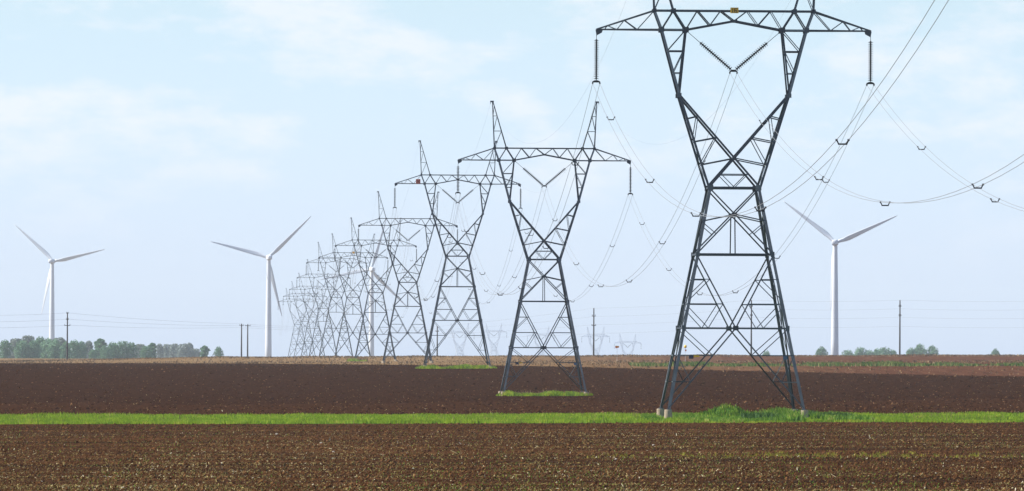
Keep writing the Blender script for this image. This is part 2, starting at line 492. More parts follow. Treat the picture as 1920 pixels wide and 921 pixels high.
CLAMP_V = 158.0      # row of the outer wires
CENT_V = 137.0       # row of the centre wires
_parts_cache = {}
def tower_top_meshes(vgkey, fr, steel):
    """everything above the waist"""
    out = {}
    # two forks rising from the waist
    for m in (1, -1):
        mb = MB()
        def b2(a, b, s):
            for side in (-1, 1):
                mb.angle(fr.p(a[0] * m, a[1], side), fr.p(b[0] * m, b[1], side), s, (0, -side, 0))
        b2((48, 353), (103, 179), BIG); b2((103, 179), (136, LOW), BIG); b2((136, LOW), (149.5, TOPV), BIG * 0.9)
        b2((103, 179), (90.5, LOW), MIDS * 1.1)
        b2((103, 179), (-48, 353), MIDS * 1.2)               # crossing brace to the other waist corner
        def outer(v): return float(np.interp(v, [21, 57, 179, 353], [149.5, 136, 103, 48]))
        def inner(v): return float(np.interp(v, [57, 179], [90.5, 103]))
        def xb(v): return 103 - 151 * (v - 179) / 174
        b2((90.5, LOW), (outer(97), 97), TIN); b2((inner(97), 97), (outer(97), 97), SML); b2((inner(97), 97), (outer(138), 138), TIN); b2((inner(138), 138), (outer(138), 138), TIN)
        b2((outer(224), 224), (xb(219), 219), SML); b2((xb(219), 219), (outer(267), 267), TIN)
        b2((outer(267), 267), (xb(259), 259), SML); b2((xb(259), 259), (outer(310), 310), TIN); b2((outer(310), 310), (0, 297.7), SML)
        # ties between the front and back plane
        zig = [353, 310, 267, 224, 179, 138, 97, 57]
        for k, v in enumerate(zig):
            mb.angle(fr.p(outer(v) * m, v, -1), fr.p(outer(v) * m, v, 1), TIN, (-m, 0, 0))
            if k: 
                s0 = -1 if k % 2 else 1
                mb.angle(fr.p(outer(zig[k - 1]) * m, zig[k - 1], s0), fr.p(outer(v) * m, v, -s0), TIN, (-m, 0, 0))
        for k, v in enumerate((219, 259, 297)):
            mb.angle(fr.p(xb(v) * m, v, -1), fr.p(xb(v) * m, v, 1), TIN, (-m, 0, 1))
        for side in (-1, 1):                                    # gusset plates
            for (u, v, w) in ((136, 57, 9), (90.5, 57, 10), (103, 180, 8)):
                c = fr.p(u * m, v, side); mb.box(c, w * S, 0.03, w * S)
        out['fork', m] = mb.mesh("fork", steel)
        # arm
        mb = MB()
        tip = fr.q(258.4 * m, 57, 0)
        def arm_d(u): return 20 * (258.4 - abs(u)) / (258.4 - 136)
        def low(u): return u, 57
        def up(u): return u, 57 - 36 * (258.4 - u) / (258.4 - 149.5)
        for side in (-1, 1):
            mb.angle(fr.p(136 * m, 57, side), tip, MIDS, (0, -side, 0)); mb.angle(fr.p(149.5 * m, TOPV, side), tip, MIDS, (0, -side, 0))
            seq = [(149.5, TOPV), low(181.6), up(205.6), low(219.5), up(237), low(243)]
            for k in range(len(seq) - 1):
                A, B = seq[k], seq[k + 1]
                mb.angle(fr.q(A[0] * m, A[1], side * min(17, arm_d(A[0]))), fr.q(B[0] * m, B[1], side * arm_d(B[0])), TIN, (0, -side, 0))
        for u in (181.6, 205.6, 219.5):
            mb.angle(fr.q(u * m, 57, -arm_d(u)), fr.q(u * m, 57, arm_d(u)), TIN, (0, 0, 1))
        for A, B in ((136, 181.6), (181.6, 219.5)):
            mb.angle(fr.q(A * m, 57, -arm_d(A)), fr.q(B * m, 57, arm_d(B)), TIN, (0, 0, 1))
        # hanger plate under the tip
        c = [fr.q(u * m, v, 0) for u, v in ((259.5, 57.5), (246, 58.5), (247.5, 63), (257.5, 68.5))]
        mb.quadstrip([[p + Vector((0, y, 0)) for p in (c if m > 0 else c[::-1])] for y in (-0.05, 0.05)])
        out['arm', m] = mb.mesh("arm", steel)
        # earth wire peak
        mb = MB()
        apex = fr.q(156 * m, -118, 0)
        def po(v): t = (21 - v) / 139.0; return 149.5 + 6.5 * t
        def pi_(v): t = (21 - v) / 139.0; return 113.6 + (154.5 - 113.6) * t
        def pdp(v): return 17 * (1 - 0.93 * (21 - v) / 139.0)
        for side in (-1, 1):
            mb.angle(fr.p(149.5 * m, TOPV, side), fr.q(po(-118) * m, -118, side * pdp(-118)), SML * 1.15, (0, -side, 0))
            mb.angle(fr.p(113.6 * m, TOPV, side), fr.q(pi_(-118) * m, -118, side * pdp(-118)), SML * 1.15, (0, -side, 0))
            for v in (-30, -75):
                mb.angle(fr.q(po(v) * m, v, side * pdp(v)), fr.q(pi_(v) * m, v, side * pdp(v)), TIN * 0.9, (0, -side, 0))
            for A, B in (((po, 21), (pi_, -30)), ((po, -30), (pi_, -75)), ((po, -75), (pi_, -105))):
                mb.angle(fr.q(A[0](A[1]) * m, A[1], side * pdp(A[1])), fr.q(B[0](B[1]) * m, B[1], side * pdp(B[1])), TIN * 0.9, (0, -side, 0))
        for v in (-30, -75):
            for fn in (po, pi_):
                mb.angle(fr.q(fn(v) * m, v, -pdp(v)), fr.q(fn(v) * m, v, pdp(v)), TIN * 0.8, (0, 0, 1))
        mb.box(fr.q(157 * m, -118, 0), 0.36, 0.12, 0.16); mb.box(fr.q(162 * m, -115, 0), 0.05, 0.05, 0.28)
        out['peak', m] = mb.mesh("peak", steel)
    # bridge truss
    mb = MB()
    both(mb, fr, (0, TOPV), (149.5, TOPV), MIDS * 1.05)
    both(mb, fr, (136, LOW), (90.5, LOW), MIDS * 1.05); both(mb, fr, (90.5, LOW), (0, 40), MIDS * 1.1)
    both(mb, fr, (113.6, TOPV), (136, LOW), SML * 1.1); both(mb, fr, (113.6, TOPV), (90.5, LOW), MIDS)
    both(mb, fr, (90.5, LOW), (68.7, TOPV), TIN); both(mb, fr, (68.7, TOPV), (45, 48.4), SML); both(mb, fr, (45, 48.4), (25, TOPV), TIN); both(mb, fr, (25, TOPV), (0, 40), SML)
    for u, v in ((149.5, 21), (113.6, 21), (68.7, 21), (25, 21), (136, 57), (90.5, 57), (45, 48.4)):
        for m in (1, -1):
            mb.angle(fr.p(u * m, v, -1), fr.p(u * m, v, 1), TIN, (0, 0, 1))
    mb.angle(fr.p(0, 40, -1), fr.p(0, 40, 1), TIN, (0, 0, 1))
    for A, B in ((149.5, 113.6), (113.6, 68.7), (68.7, 25), (25, -25), (-25, -68.7), (-68.7, -113.6), (-113.6, -149.5)):
        mb.angle(fr.p(A, TOPV, -1), fr.p(B, TOPV, 1), TIN, (0, 0, -1))
    for m in (1, -1):
        for side in (-1, 1):
            for (u, v, w) in ((149.5, 21, 7), (113.6, 21, 8)):
                mb.box(fr.p(u * m, v, side), w * S, 0.035, w * S)
    for side in (-1, 1):
        mb.box(fr.p(0, 40, side), 11 * S, 0.03, 4.5 * S)
    out['bridge'] = mb.mesh("crossarm_bridge", steel)
    # hanging insulators
    for m in (1, -1):
        a = fr.q(257.6 * m, 67, 0); b = fr.q(257.6 * m, 152.5, 0)
        out['ins', m] = disc_string(a, b, 0.30, 0.05, 18).mesh("insulator_string", M['porcelain'], False)
        a = fr.q(88 * m, 59, 0); b = fr.q(3.5 * m, 131.5, 0)
        out['vins', m] = disc_string(a, b, 1.15, 0.06, 18).mesh("insulator_string", M['porcelain'], False)
    def yoke(u, v, clamp):
        mb = MB()
        z = fr.q(u, v, 0)
        pr = [(-0.26, -0.09), (0.26, -0.09), (0.26, -0.02), (0.10, 0.06), (-0.10, 0.06), (-0.26, -0.02)]
        mb.quadstrip([[z + Vector((x, y, h)) for x, h in pr] for y in (-0.03, 0.03)])
        cz = fr.q(u, clamp, 0)
        for sx in (-1, 1):
            mb.bar(z + Vector((sx * 0.235, 0, -0.07)), cz + Vector((sx * 0.235, 0, 0.02)), 0.045)
            mb.bar(cz + Vector((sx * 0.235, -0.16, 0.0)), cz + Vector((sx * 0.235, 0.16, 0.0)), 0.09, 0.09)
        return mb.mesh("yoke_plate", M['porcelain'])
    out['yoke', 1] = yoke(257.6, 154, CLAMP_V); out['yoke', -1] = yoke(-257.6, 154, CLAMP_V)
    out['vyoke'] = yoke(0, 132.5, CENT_V)
    return out

def digit_boxes(mb, strokes, ox, oz, w, h, t, y):
    for (x0, z0, x1, z1) in strokes:
        A = Vector((ox + x0 * w, y, oz + z0 * h)); B = Vector((ox + x1 * w, y, oz + z1 * h))
        d = (B - A).normalized()
        mb.bar(A - d * t * 0.5, B + d * t * 0.5, t, 0.012) if abs(d.z) > 0.9 else mb.box((A + B) / 2, (B - A).length + t, 0.012, t)

def make_tower(dist, z_arm, z_ground, label, x=None, rz=None, pier=0.4, far=False, signs=None, group="pylons of the main power line"):
    x = line_x(dist) if x is None else x
    rz = LINE_RZ if rz is None else rz
    root = empty("transmission_tower", (x, dist, z_ground), rz)
    tag(root, label, "pylon", group)
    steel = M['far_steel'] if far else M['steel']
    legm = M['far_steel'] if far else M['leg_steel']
    vg = 57 + (z_arm - z_ground) / S                # row of the ground in the drawing
    vb = vg - pier / S                              # row of the leg feet
    fr = Frame(vg)
    t = tower_top_meshes(None, fr, steel)
    # legs
    hb_ = half_width(vb)
    for sx in (-1, 1):
        for sy in (-1, 1):
            mb = MB()
            A = fr.q(sx * hb_, vb, sy * hb_); B = fr.q(sx * 48, 353, sy * 48)
            mb.angle(A, B, 0.185, (-sx, 0, 0), (0, -sy, 0), centre=False)
            for v in (478, 616):
                c = fr.q(sx * half_width(v), v, sy * half_width(v))
                mb.box(c + Vector((-sx * 0.08, sy * 0.02, 0)), 0.26, 0.03, 0.34)
            mb.box(A + Vector((-sx * 0.08, -sy * 0.08, 0.015)), 0.34, 0.34, 0.05)
            mb.build("leg", legm, root)
            if not far:
                mb = MB()
                zt = 0.0
                A2 = A + Vector((-sx * 0.05, -sy * 0.05, 0))
                n = 14; r = 0.25
                rings = []
                for (rr, zz) in ((r * 1.03, -0.5), (r * 1.02, pier * 0.45), (r, pier - 0.06), (r * 0.93, pier)):
                    rings.append([(A2.x + rr * math.cos(2 * math.pi * k / n), A2.y + rr * math.sin(2 * math.pi * k / n), zz) for k in range(n)])
                mb.quadstrip(rings)
                mb.build("concrete_footing", M['concrete'], root)
    # body lattice
    mb = MB()
    lat = lambda a, b, s, mirror=True: (both(mb, fr, a, b, s, mirror), sides(mb, fr, a, b, s, mirror))
    w = half_width
    lat((-48, 353), (48, 353), MIDS * 1.2, False)
    both(mb, fr, (0, 353), (24.8, 328), TIN); both(mb, fr, (-24, 328), (24, 328), TIN * 1.1, False)
    lat((48, 353), (-w(478), 478), SML * 1.15)
    lat((0, 403), (w(416), 416), SML)
    lat((w(418), 418), (35, 440), TIN)
    lat((0, 403), (0, 478), SML, False)
    lat((-w(478), 478), (w(478), 478), MIDS * 1.15, False)
    vd_ = lambda v: w(478) * (616 - v) / (616 - 478)
    lat((w(478), 478), (0, 616), SML * 1.15)
    lat((w(525), 525), (vd_(525), 525), TIN); lat((vd_(525), 525), (w(566), 566), TIN)
    lat((w(571), 571), (vd_(571), 571), SML * 0.9); lat((w(574), 574), (w(616) * 0.52, 616), TIN); lat((w(616) * 0.52, 616), (vd_(571), 571), TIN)
    lat((-w(616), 616), (w(616), 616), SML * 1.25, False)
    dv = lambda v: hb_ * (v - 616) / (vb - 616)
    lat((0, 616), (hb_, vb), SML * 1.15)
    va = 616 + (vb - 616) * 0.335; vc = 616 + (vb - 616) * 0.66
    lat((w(va), va), (dv(va), va), SML * 0.9); lat((w(616), 616), (dv(va), va), TIN)
    lat((w(vc), vc), (dv(vc), vc), TIN); lat((w(va), va), (dv(vc), vc), TIN)
    for v in (353, 478, 616):                                  # plan bracing
        mb.angle(fr.q(-w(v), v, -w(v)), fr.q(w(v), v, w(v)), TIN, (0, 0, -1)); mb.angle(fr.q(w(v), v, -w(v)), fr.q(-w(v), v, w(v)), TIN, (0, 0, -1))
    for side in (-1, 1):
        mb.box(fr.p(0, 616, side) + Vector((0, side * 0.02, 0)), 0.36, 0.03, 0.30); mb.box(fr.p(0, 403, side) + Vector((0, side * 0.02, 0)), 0.3, 0.03, 0.24)
        for m in (1, -1):
            mb.box(fr.p(45 * m, 353, side) + Vector((0, side * 0.02, 0)), 0.36, 0.03, 0.36)
    mb.build("body_lattice", steel, root)
    for m in (1, -1):
        link("fork", t['fork', m], root); link("arm", t['arm', m], root); link("peak", t['peak', m], root)
        ins = link("insulator_string", t['ins', m], root); link("yoke_plate", t['yoke', m], ins)
        vi = link("insulator_string", t['vins', m], root)
        if m > 0: link("yoke_plate", t['vyoke'], vi)
    link("crossarm_bridge", t['bridge'], root)
    if signs: signs(root, fr)
    root["z_arm"] = z_arm
    M4 = Matrix.Translation((x, dist, z_ground)) @ Matrix.Rotation(rz, 4, 'Z')
    clamps = [M4 @ fr.q(-257.6, CLAMP_V, 0), M4 @ fr.q(0, CENT_V, 0), M4 @ fr.q(257.6, CLAMP_V, 0), M4 @ fr.q(-162, -112, 0), M4 @ fr.q(162, -112, 0)]
    del root["z_arm"]
    return clamps

def plate(root, mat, c, sx, sz, name="sign_plate", label=None):
    mb = MB(); mb.box(c, sx, 0.03, sz)
    o = mb.build(name, mat, root)
    if label: o["label"] = label
    return o

def low_signs(root, fr, vb):
    va = 616 + (vb - 616) * 0.335
    y = -half_depth(va) * S - 0.06
    plate(root, M['navy'], fr.q(-half_width(va) + 25, va + 3.6, 0) + Vector((0, y, 0)), 0.30, 0.20, label="dark navy sign plate low on the left side")
    plate(root, M['yellow'], fr.q(-half_width(va) + 35, va + 1.6, 0) + Vector((0, y, 0)), 0.36, 0.11, label="narrow yellow sign plate low on the left side")
    plate(root, M['blue'], fr.q(half_width(va) - 17, va + 4.0, 0) + Vector((0, y, 0)), 0.28, 0.22, label="blue sign plate low on the right side")

def signs_first(root, fr):
    c = fr.q(0, 20.5, 0) + Vector((0, -17 * S - 0.12, 0))
    p = plate(root, M['yellow'], c, 0.53, 0.37, "number_plate", "orange yellow plate reading 16 on the crossarm")
    mb = MB()
    digit_boxes(mb, [(0.5, 0, 0.5, 1), (0.15, 0.82, 0.5, 1.0)][:1], c.x - 0.19, c.z - 0.115, 0.14, 0.23, 0.045, c.y - 0.022)
    six = [(0, 0, 0, 1), (0, 1, 1, 1), (0, 0.5, 1, 0.5), (0, 0, 1, 0), (1, 0, 1, 0.5)]
    digit_boxes(mb, six, c.x + 0.01, c.z - 0.115, 0.15, 0.23, 0.04, c.y - 0.022)
    mb.build("digits", M['ink'], p)
    low_signs(root, fr, fr.vg - 0.65 / S)

def signs_second(root, fr):
    low_signs(root, fr, fr.vg - 0.4 / S)

def signs_third(root, fr):
    c = fr.q(-163, 48, 0) + Vector((0, -20 * S - 0.1, 0))
    p = plate(root, M['red'], c, 0.64, 0.64, "aerial_plate", "faded red square plate with a dark cross on the left arm")
    mb = MB()
    for s in (1, -1):
        A = c + Vector((-0.26, -0.022, -0.26 * s)); B = c + Vector((0.26, -0.022, 0.26 * s))
        mb.bar(A + Vector((0, -0.004 * (s + 1), 0)), B + Vector((0, -0.004 * (s + 1), 0)), 0.012, 0.07)
    mb.build("cross_mark", M['red_mark'], p)

def signs_sixth(root, fr):
    c = fr.q(2, 20.5, 0) + Vector((0, -17 * S - 0.12, 0))
    plate(root, M['yellow'], c, 0.62, 0.55, "number_plate", "small yellow plate at the middle of the crossarm")

def arm_z(px, py, dist): return at(px, py, dist).z
tower_rows = [
    (1374.5, 57, 0.65, signs_first, "big nearest steel pylon on concrete footings, yellow plate 16 on its crossarm"),
    (1023, 301, 0.40, signs_second, "second nearest steel pylon standing on a small grass patch in the dark brown field"),
    (858.5, 345, 0.40, signs_third, "third nearest steel pylon with a red square plate on its left arm"),
    (765, 423, 0.40, None, "fourth nearest steel pylon, standing in the tan field edge just left of the red-plated pylon"),
    (704, 461, 0.40, None, "fifth nearest steel pylon, overlapping the wind turbine behind the pylon row"),
    (660, 483, 0.40, signs_sixth, "sixth nearest steel pylon in the row, with a small yellow plate at mid crossarm"),
    (629, 493, 0.40, None, "seventh nearest steel pylon in the row, crossarm just below that of the sixth"),
    (604, 521, 0.40, None, "eighth nearest steel pylon in the row, greyed by haze"),
    (586, 543, 0.40, None, "third farthest steel pylon of the receding row, pale in the haze"),
    (570, 556, 0.40, None, "second farthest steel pylon of the receding row, very pale in the haze"),
    (557, 566, 0.40, None, "farthest steel pylon of the receding row, beside the turbine with its blade pointing down right"),
]
clamps = []
for k, (px, py, pier, sg, lab) in enumerate(tower_rows):
    d = D1 + SPAN * k
    x = line_x(d)
    zg = float(gz(x, d)) if k else -4.20
    za = arm_z(px, py, d)
    clamps.append(make_tower(d, za, zg, lab, pier=pier, signs=sg))
# where the next pylon behind the viewer would carry the wires
off = Vector((line_x(D1 - SPAN) - line_x(D1), -SPAN, 2.0))
clamps.insert(0, [c + off for c in clamps[0]])

# far crossing line, faint pylons on the horizon
ghosts = [(862, 56, 606, "leftmost faint pylon of the far line, seen through the third nearest pylon"),
          (926, 50, 606, "faint far pylon between the second and third nearest pylons"),
          (1014, 52, 612, "faint far pylon seen between the legs of the second nearest pylon"),
          (1117, 54, 613, "faint far pylon beside the wooden pole right of the second nearest pylon"),
          (1177, 52, 626, "rightmost faint pylon of the far line, above the orange marker")]
ghost_clamps = []
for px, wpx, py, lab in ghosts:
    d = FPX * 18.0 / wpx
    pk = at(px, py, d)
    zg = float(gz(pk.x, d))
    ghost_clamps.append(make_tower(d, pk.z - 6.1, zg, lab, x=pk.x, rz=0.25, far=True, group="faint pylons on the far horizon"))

# ------------------------------------------------------------------ wires of the main line
A_PHASE, A_EARTH = 0.000537, 0.00036
def span_pts(p, q, acoef, n):
    L = (q - p).length
    out = []
    for k in range(n + 1):
        t = k / n
        c = p.lerp(q, t); c.z -= acoef * (L * L) * t * (1 - t)
        out.append(c)
    return out
across = Vector((math.cos(LINE_RZ), math.sin(LINE_RZ), 0))

sp = MB()                                               # one bundle spacer
for sx in (-1, 1):
    sp.bar((sx * 0.235, -0.06, 0.0), (sx * 0.235, 0.06, 0.0), 0.08, 0.08)
    sp.bar((sx * 0.225, 0, -0.01), (sx * 0.15, 0, -0.16), 0.05, 0.05)
sp.bar((-0.18, 0, -0.16), (0.18, 0, -0.16), 0.055, 0.06)
spacer_mesh = sp.mesh("spacer", M['porcelain'])
phase_labels = ["twin wire running along the left arms of the pylon row", "twin wire hung from the V-shaped insulators at the middle of the pylons", "twin wire running along the right arms of the pylon row"]
for ph in range(3):
    root = empty("twin_conductor", clamps[1][ph])
    tag(root, phase_labels[ph], "power line", "twin wires of the main line")
    o0 = Vector(clamps[1][ph])
    for s in (-1, 1):
        pts = []
        for k in range(len(clamps) - 1):
            n = 40 if k < 3 else 18
            seg = span_pts(clamps[k][ph], clamps[k + 1][ph], A_PHASE, n)
            pts += seg if k == 0 else seg[1:]
        mb = MB(); mb.tube([p + across * (0.235 * s) - o0 for p in pts], 0.0128)
        mb.build("wire", M['wire'], root)
    for k in range(0, 6):
        p, q = clamps[k][ph], clamps[k + 1][ph]
        L = (q - p).length
        for fpos in ((0.135, 0.295, 0.45, 0.61, 0.755, 0.905) if k == 0 else (0.10, 0.26, 0.42, 0.58, 0.74, 0.90)):
            fp = fpos + (0.012 * ph if k else 0.03 * (1 - ph))
            c = p.lerp(q, fp); c.z -= A_PHASE * L * L * fp * (1 - fp)
            so = link("spacer", spacer_mesh, root)
            so.location = c - o0; so.rotation_euler = (0, 0, LINE_RZ)
for e, lab in ((3, "thin single earth wire joining the left peaks of the pylon row"), (4, "thin single earth wire joining the right peaks of the pylon row")):
    pts = []
    for k in range(len(clamps) - 1):
        seg = span_pts(clamps[k][e], clamps[k + 1][e], A_EARTH, 24)
        pts += seg if k == 0 else seg[1:]
    mb = MB(); mb.tube(pts, 0.0055)
    o = mb.build("earth_wire", M['wire'], None)
    tag(o, lab, "wire", "earth wires of the main line")

# ------------------------------------------------------------------ wind turbines
def make_turbine(hub_px, hub_py, dist, angles, radius, yaw, label):
    hub = at(hub_px, hub_py, dist)
    zg = float(gz(hub.x, dist))
    H = hub.z - zg
    root = empty("wind_turbine", (hub.x, dist, zg), 0)
    tag(root, label, "wind turbine", "white wind turbines across the fields")
    mb = MB()
    mb.lathe((0, 0, 0), (0, 0, H), [(0, 2.35), (H * 0.25, 2.15), (H * 0.5, 1.9), (H * 0.75, 1.62), (H - 1.6, 1.3), (H - 1.5, 1.3)], 24)
    for k_ in (0.33, 0.66):
        r_ = 2.36 - 1.02 * k_
        mb.lathe((0, 0, 0), (0, 0, H), [(H * k_ - 0.15, r_), (H * k_ - 0.14, r_ + 0.05), (H * k_ + 0.14, r_ + 0.05), (H * k_ + 0.15, r_)], 24)
    mb.build("tower", M['white'], root, True)
    ax = Vector((math.sin(yaw), math.cos(yaw), 0))          # from the nacelle out to the rotor
    sd = Vector((ax.y, -ax.x, 0))                           # to the right when seen from behind
    up = Vector((0, 0, 1))
    c = Vector((0, 0, H))
    def pt(a_, b_, z_): return c + ax * a_ + sd * b_ + up * z_
    mb = MB()
    prof = [(-6.4, 1.0, 1.0), (-6.0, 1.45, 1.4), (-2, 1.75, 1.75), (1.5, 1.7, 1.7), (2.4, 1.3, 1.35)]
    mb.quadstrip([[pt(a_, w_ * math.copysign(abs(math.cos(t)) ** 0.5, math.cos(t)), h_ * math.copysign(abs(math.sin(t)) ** 0.5, math.sin(t))) for t in [2 * math.pi * k / 16 for k in range(16)]] for a_, w_, h_ in prof])
    mb.build("nacelle", M['white'], root, True)
    mb = MB()
    mb.lathe(pt(2.3, 0, 0), pt(5.2, 0, 0), [(0, 1.3), (0.5, 1.5), (1.4, 1.45), (2.2, 1.1), (2.7, 0.5), (2.85, 0.05)], 18)
    mb.build("rotor_hub", M['white'], root, True)
    rc = 3.3
    for ang in angles:
        t = math.radians(ang)
        e = sd * math.cos(t) + up * math.sin(t)             # along the blade
        tn = -sd * math.sin(t) + up * math.cos(t)           # in the rotor plane, across the blade
        mb = MB(); rings = []
        for fr_, chord, thick, tw in ((0.02, 1.9, 1.9, 0), (0.06, 1.9, 1.8, 0), (0.13, 2.6, 1.15, 18), (0.2, 3.2, 0.8, 16), (0.32, 2.8, 0.6, 11), (0.5, 2.15, 0.42, 7), (0.7, 1.55, 0.28, 4), (0.88, 0.95, 0.17, 2), (0.97, 0.5, 0.1, 1), (1.0, 0.12, 0.05, 1)):
            tws = -math.radians(tw * 1.3 + 9)
            cd = tn * math.cos(tws) + ax * math.sin(tws); nd_ = -tn * math.sin(tws) + ax * math.cos(tws)
            base = pt(rc + 0.6 * fr_ ** 2, 0, 0) + e * (radius * fr_)
            ring = []
            for k in range(12):
                th = 2 * math.pi * k / 12
                xx = math.cos(th) * 0.5 - (0.0 if fr_ < 0.1 else 0.18); yy = math.sin(th) * 0.5 * (1 if fr_ < 0.1 else (0.65 + 0.35 * math.cos(th)))
                ring.append(base + cd * (xx * chord) + nd_ * (yy * thick))
            rings.append(ring)
        mb.quadstrip(rings)
        mb.build("blade", M['white'], root, True)
    return root
make_turbine(98, 490, 5800, (138, 13, 257), 41, RAD(12), "leftmost white wind turbine rising behind the row of green trees")
make_turbine(504, 483, 5150, (44, 165, 284), 40.5, RAD(-10), "white wind turbine left of the pylon row, one blade up to the right")
make_turbine(697, 505, 6000, (73, 192, 315), 41, RAD(-12), "hazy white wind turbine seen through the row of pylons")
make_turbine(1566, 455, 4470, (142, 24, 266), 39, RAD(8), "white wind turbine at right, behind the wires beside the nearest pylon")

# ------------------------------------------------------------------ wooden poles and their wires
def make_pole(px, py_top, dist, arms, label, lean=0.0, slim=1.0):
    top = at(px, py_top, dist)
    zg = float(gz(top.x, dist))
    root = empty("utility_pole", (top.x, dist, zg))
    tag(root, label, "utility pole", "wooden poles along the far road")
    H = top.z - zg
    mb = MB(); mb.lathe((0, 0, -1), (lean, 0, H), [(0, 0.24 * slim), (1, 0.23 * slim), (H * 0.6, 0.19 * slim), (H + 0.95, 0.15 * slim), (H + 1, 0.10 * slim)], 10)
    mb.build("pole", M['wood'], root, True)
    for (dz, half) in arms:
        mb = MB(); mb.box((lean, -0.2, H - dz), half * 2, 0.14, 0.16)
        b = mb.build("crossarm", M['wood'], root)
        for sx in (-1, 1):
            mb = MB(); mb.lathe((lean + sx * (half - 0.1), -0.2, H - dz + 0.08), (lean + sx * (half - 0.1), -0.2, H - dz + 0.4), [(0, 0.03), (0.1, 0.03), (0.14, 0.09), (0.22, 0.09), (0.26, 0.05), (0.3, 0.05)], 8)
            mb.build("insulator", M['porcelain'], b)
    return Vector((top.x, dist, top.z))
right_poles = [make_pole(1687.5, 563, 1990, ((1.6, 0.35), (4.0, 0.35)), "wooden pole at far right, right of the wind turbine"),
               make_pole(1409, 563, 2010, ((1.6, 0.35), (4.0, 0.35)), "wooden pole seen between the legs of the nearest pylon"),
               make_pole(1113.5, 578, 2060, ((2.1, 0.5), (4.6, 0.6)), "wooden pole just right of the second nearest pylon"),
               make_pole(820, 612, 2300, ((1.5, 0.5),), "wooden pole seen through the left leg of the red-plated pylon")]
left_poles = [make_pole(464.5, 608, 2520, ((0.5, 0.9),), "right one of two close wooden poles left of the wind turbine", slim=1.15),
              make_pole(453, 607, 2480, ((0.6, 0.7),), "left one of two close wooden poles left of the wind turbine", slim=1.15),
              make_pole(126.5, 586, 2080, ((0.2, 0.3), (1.9, 0.35), (3.5, 0.8)), "wooden pole at far left in front of the row of green trees")]
def strung(name, pts, sag, r, label, group):
    mb = MB(); line = []
    for k in range(len(pts) - 1):
        p, q = pts[k], pts[k + 1]
        n = 16
        for t in range(n + 1):
            if k and t == 0: continue
            f_ = t / n; c = p.lerp(q, f_); c.z -= 4 * sag * f_ * (1 - f_); line.append(c)
    mb.tube(line, r, 4)
    o = mb.build(name, M['wire'], None); tag(o, label, "wire", group)
rp = [at(2010, 563, 1970), right_poles[0], right_poles[1], right_poles[2], right_poles[3]]
for k, (dz, word) in enumerate(((0.0, "topmost"), (2.2, "second highest"), (4.4, "third highest"), (6.7, "lowest"))):
    ex = (0, 1.0, 2.2, 3.0)[k]
    q = [Vector((p.x, p.y - 0.2, p.z - dz * (1.0 if i_ < 4 else 0.5))) for i_, p in enumerate(rp)]
    strung("pole_wire", q, 0.35, 0.014, word + " thin wire strung along the right wooden poles", "wires on the right wooden poles")
lp = [at(-120, 588, 2000), left_poles[2], left_poles[1], left_poles[0], at(700, 612, 2600), right_poles[3]]
for k, (dz, word) in enumerate(((0.1, "topmost"), (1.8, "middle"), (3.4, "lowest"))):
    q = [Vector((p.x, p.y - 0.2, p.z - dz * (1.0, 1.0, 0.35, 0.35, 0.4, 0.4)[i_])) for i_, p in enumerate(lp)]
    strung("pole_wire", q, 0.5, 0.02, word + " thin wire strung from the far left wooden pole to the pole pair", "wires on the left wooden poles")

# ------------------------------------------------------------------ pipeline markers
def marker(px, py, dist, mat, label, round_=False):
    c = at(px, py, dist); zg = float(gz(c.x, dist))
    root = empty("pipeline_marker", (c.x, dist, zg)); tag(root, label, "marker")
    h = c.z - zg
    mb = MB(); mb.lathe((0, 0, -0.3), (0, 0, h), [(0, 0.03), (h + 0.3, 0.03)], 8); mb.build("post", M['post'], root)
    mb = MB()
    if round_:
        mb.lathe((0, 0, h - 0.3), (0, 0, h + 0.4), [(0, 0.05), (0.06, 0.24), (0.3, 0.30), (0.52, 0.24), (0.6, 0.06)], 12)
        mb.build("cap", mat, root, True)
        mb = MB(); mb.box((0.08, -0.05, h - 0.72), 0.30, 0.04, 0.34); mb.build("sign_plate", M['orange'], root)
    else:
        mb.quadstrip([[(x_, y_, h + z_) for x_, z_ in ((-0.38, 0.05), (-0.28, -0.22), (0.36, -0.10), (0.40, 0.20), (-0.30, 0.26))] for y_ in (-0.06, 0.06)])
        mb.build("cap", mat, root)
        mb = MB(); mb.bar((-0.25, -0.08, h + 0.21), (0.30, -0.08, h + 0.16), 0.02, 0.12); mb.build("yellow_band", M['marker_yellow'], root)
marker(1157, 651, 1500, M['orange'], "orange marker with a yellow band on a thin post at the field edge")
marker(1285, 650, 1500, M['marker_yellow'], "round yellow marker on a thin post beside the left leg of the nearest pylon", True)

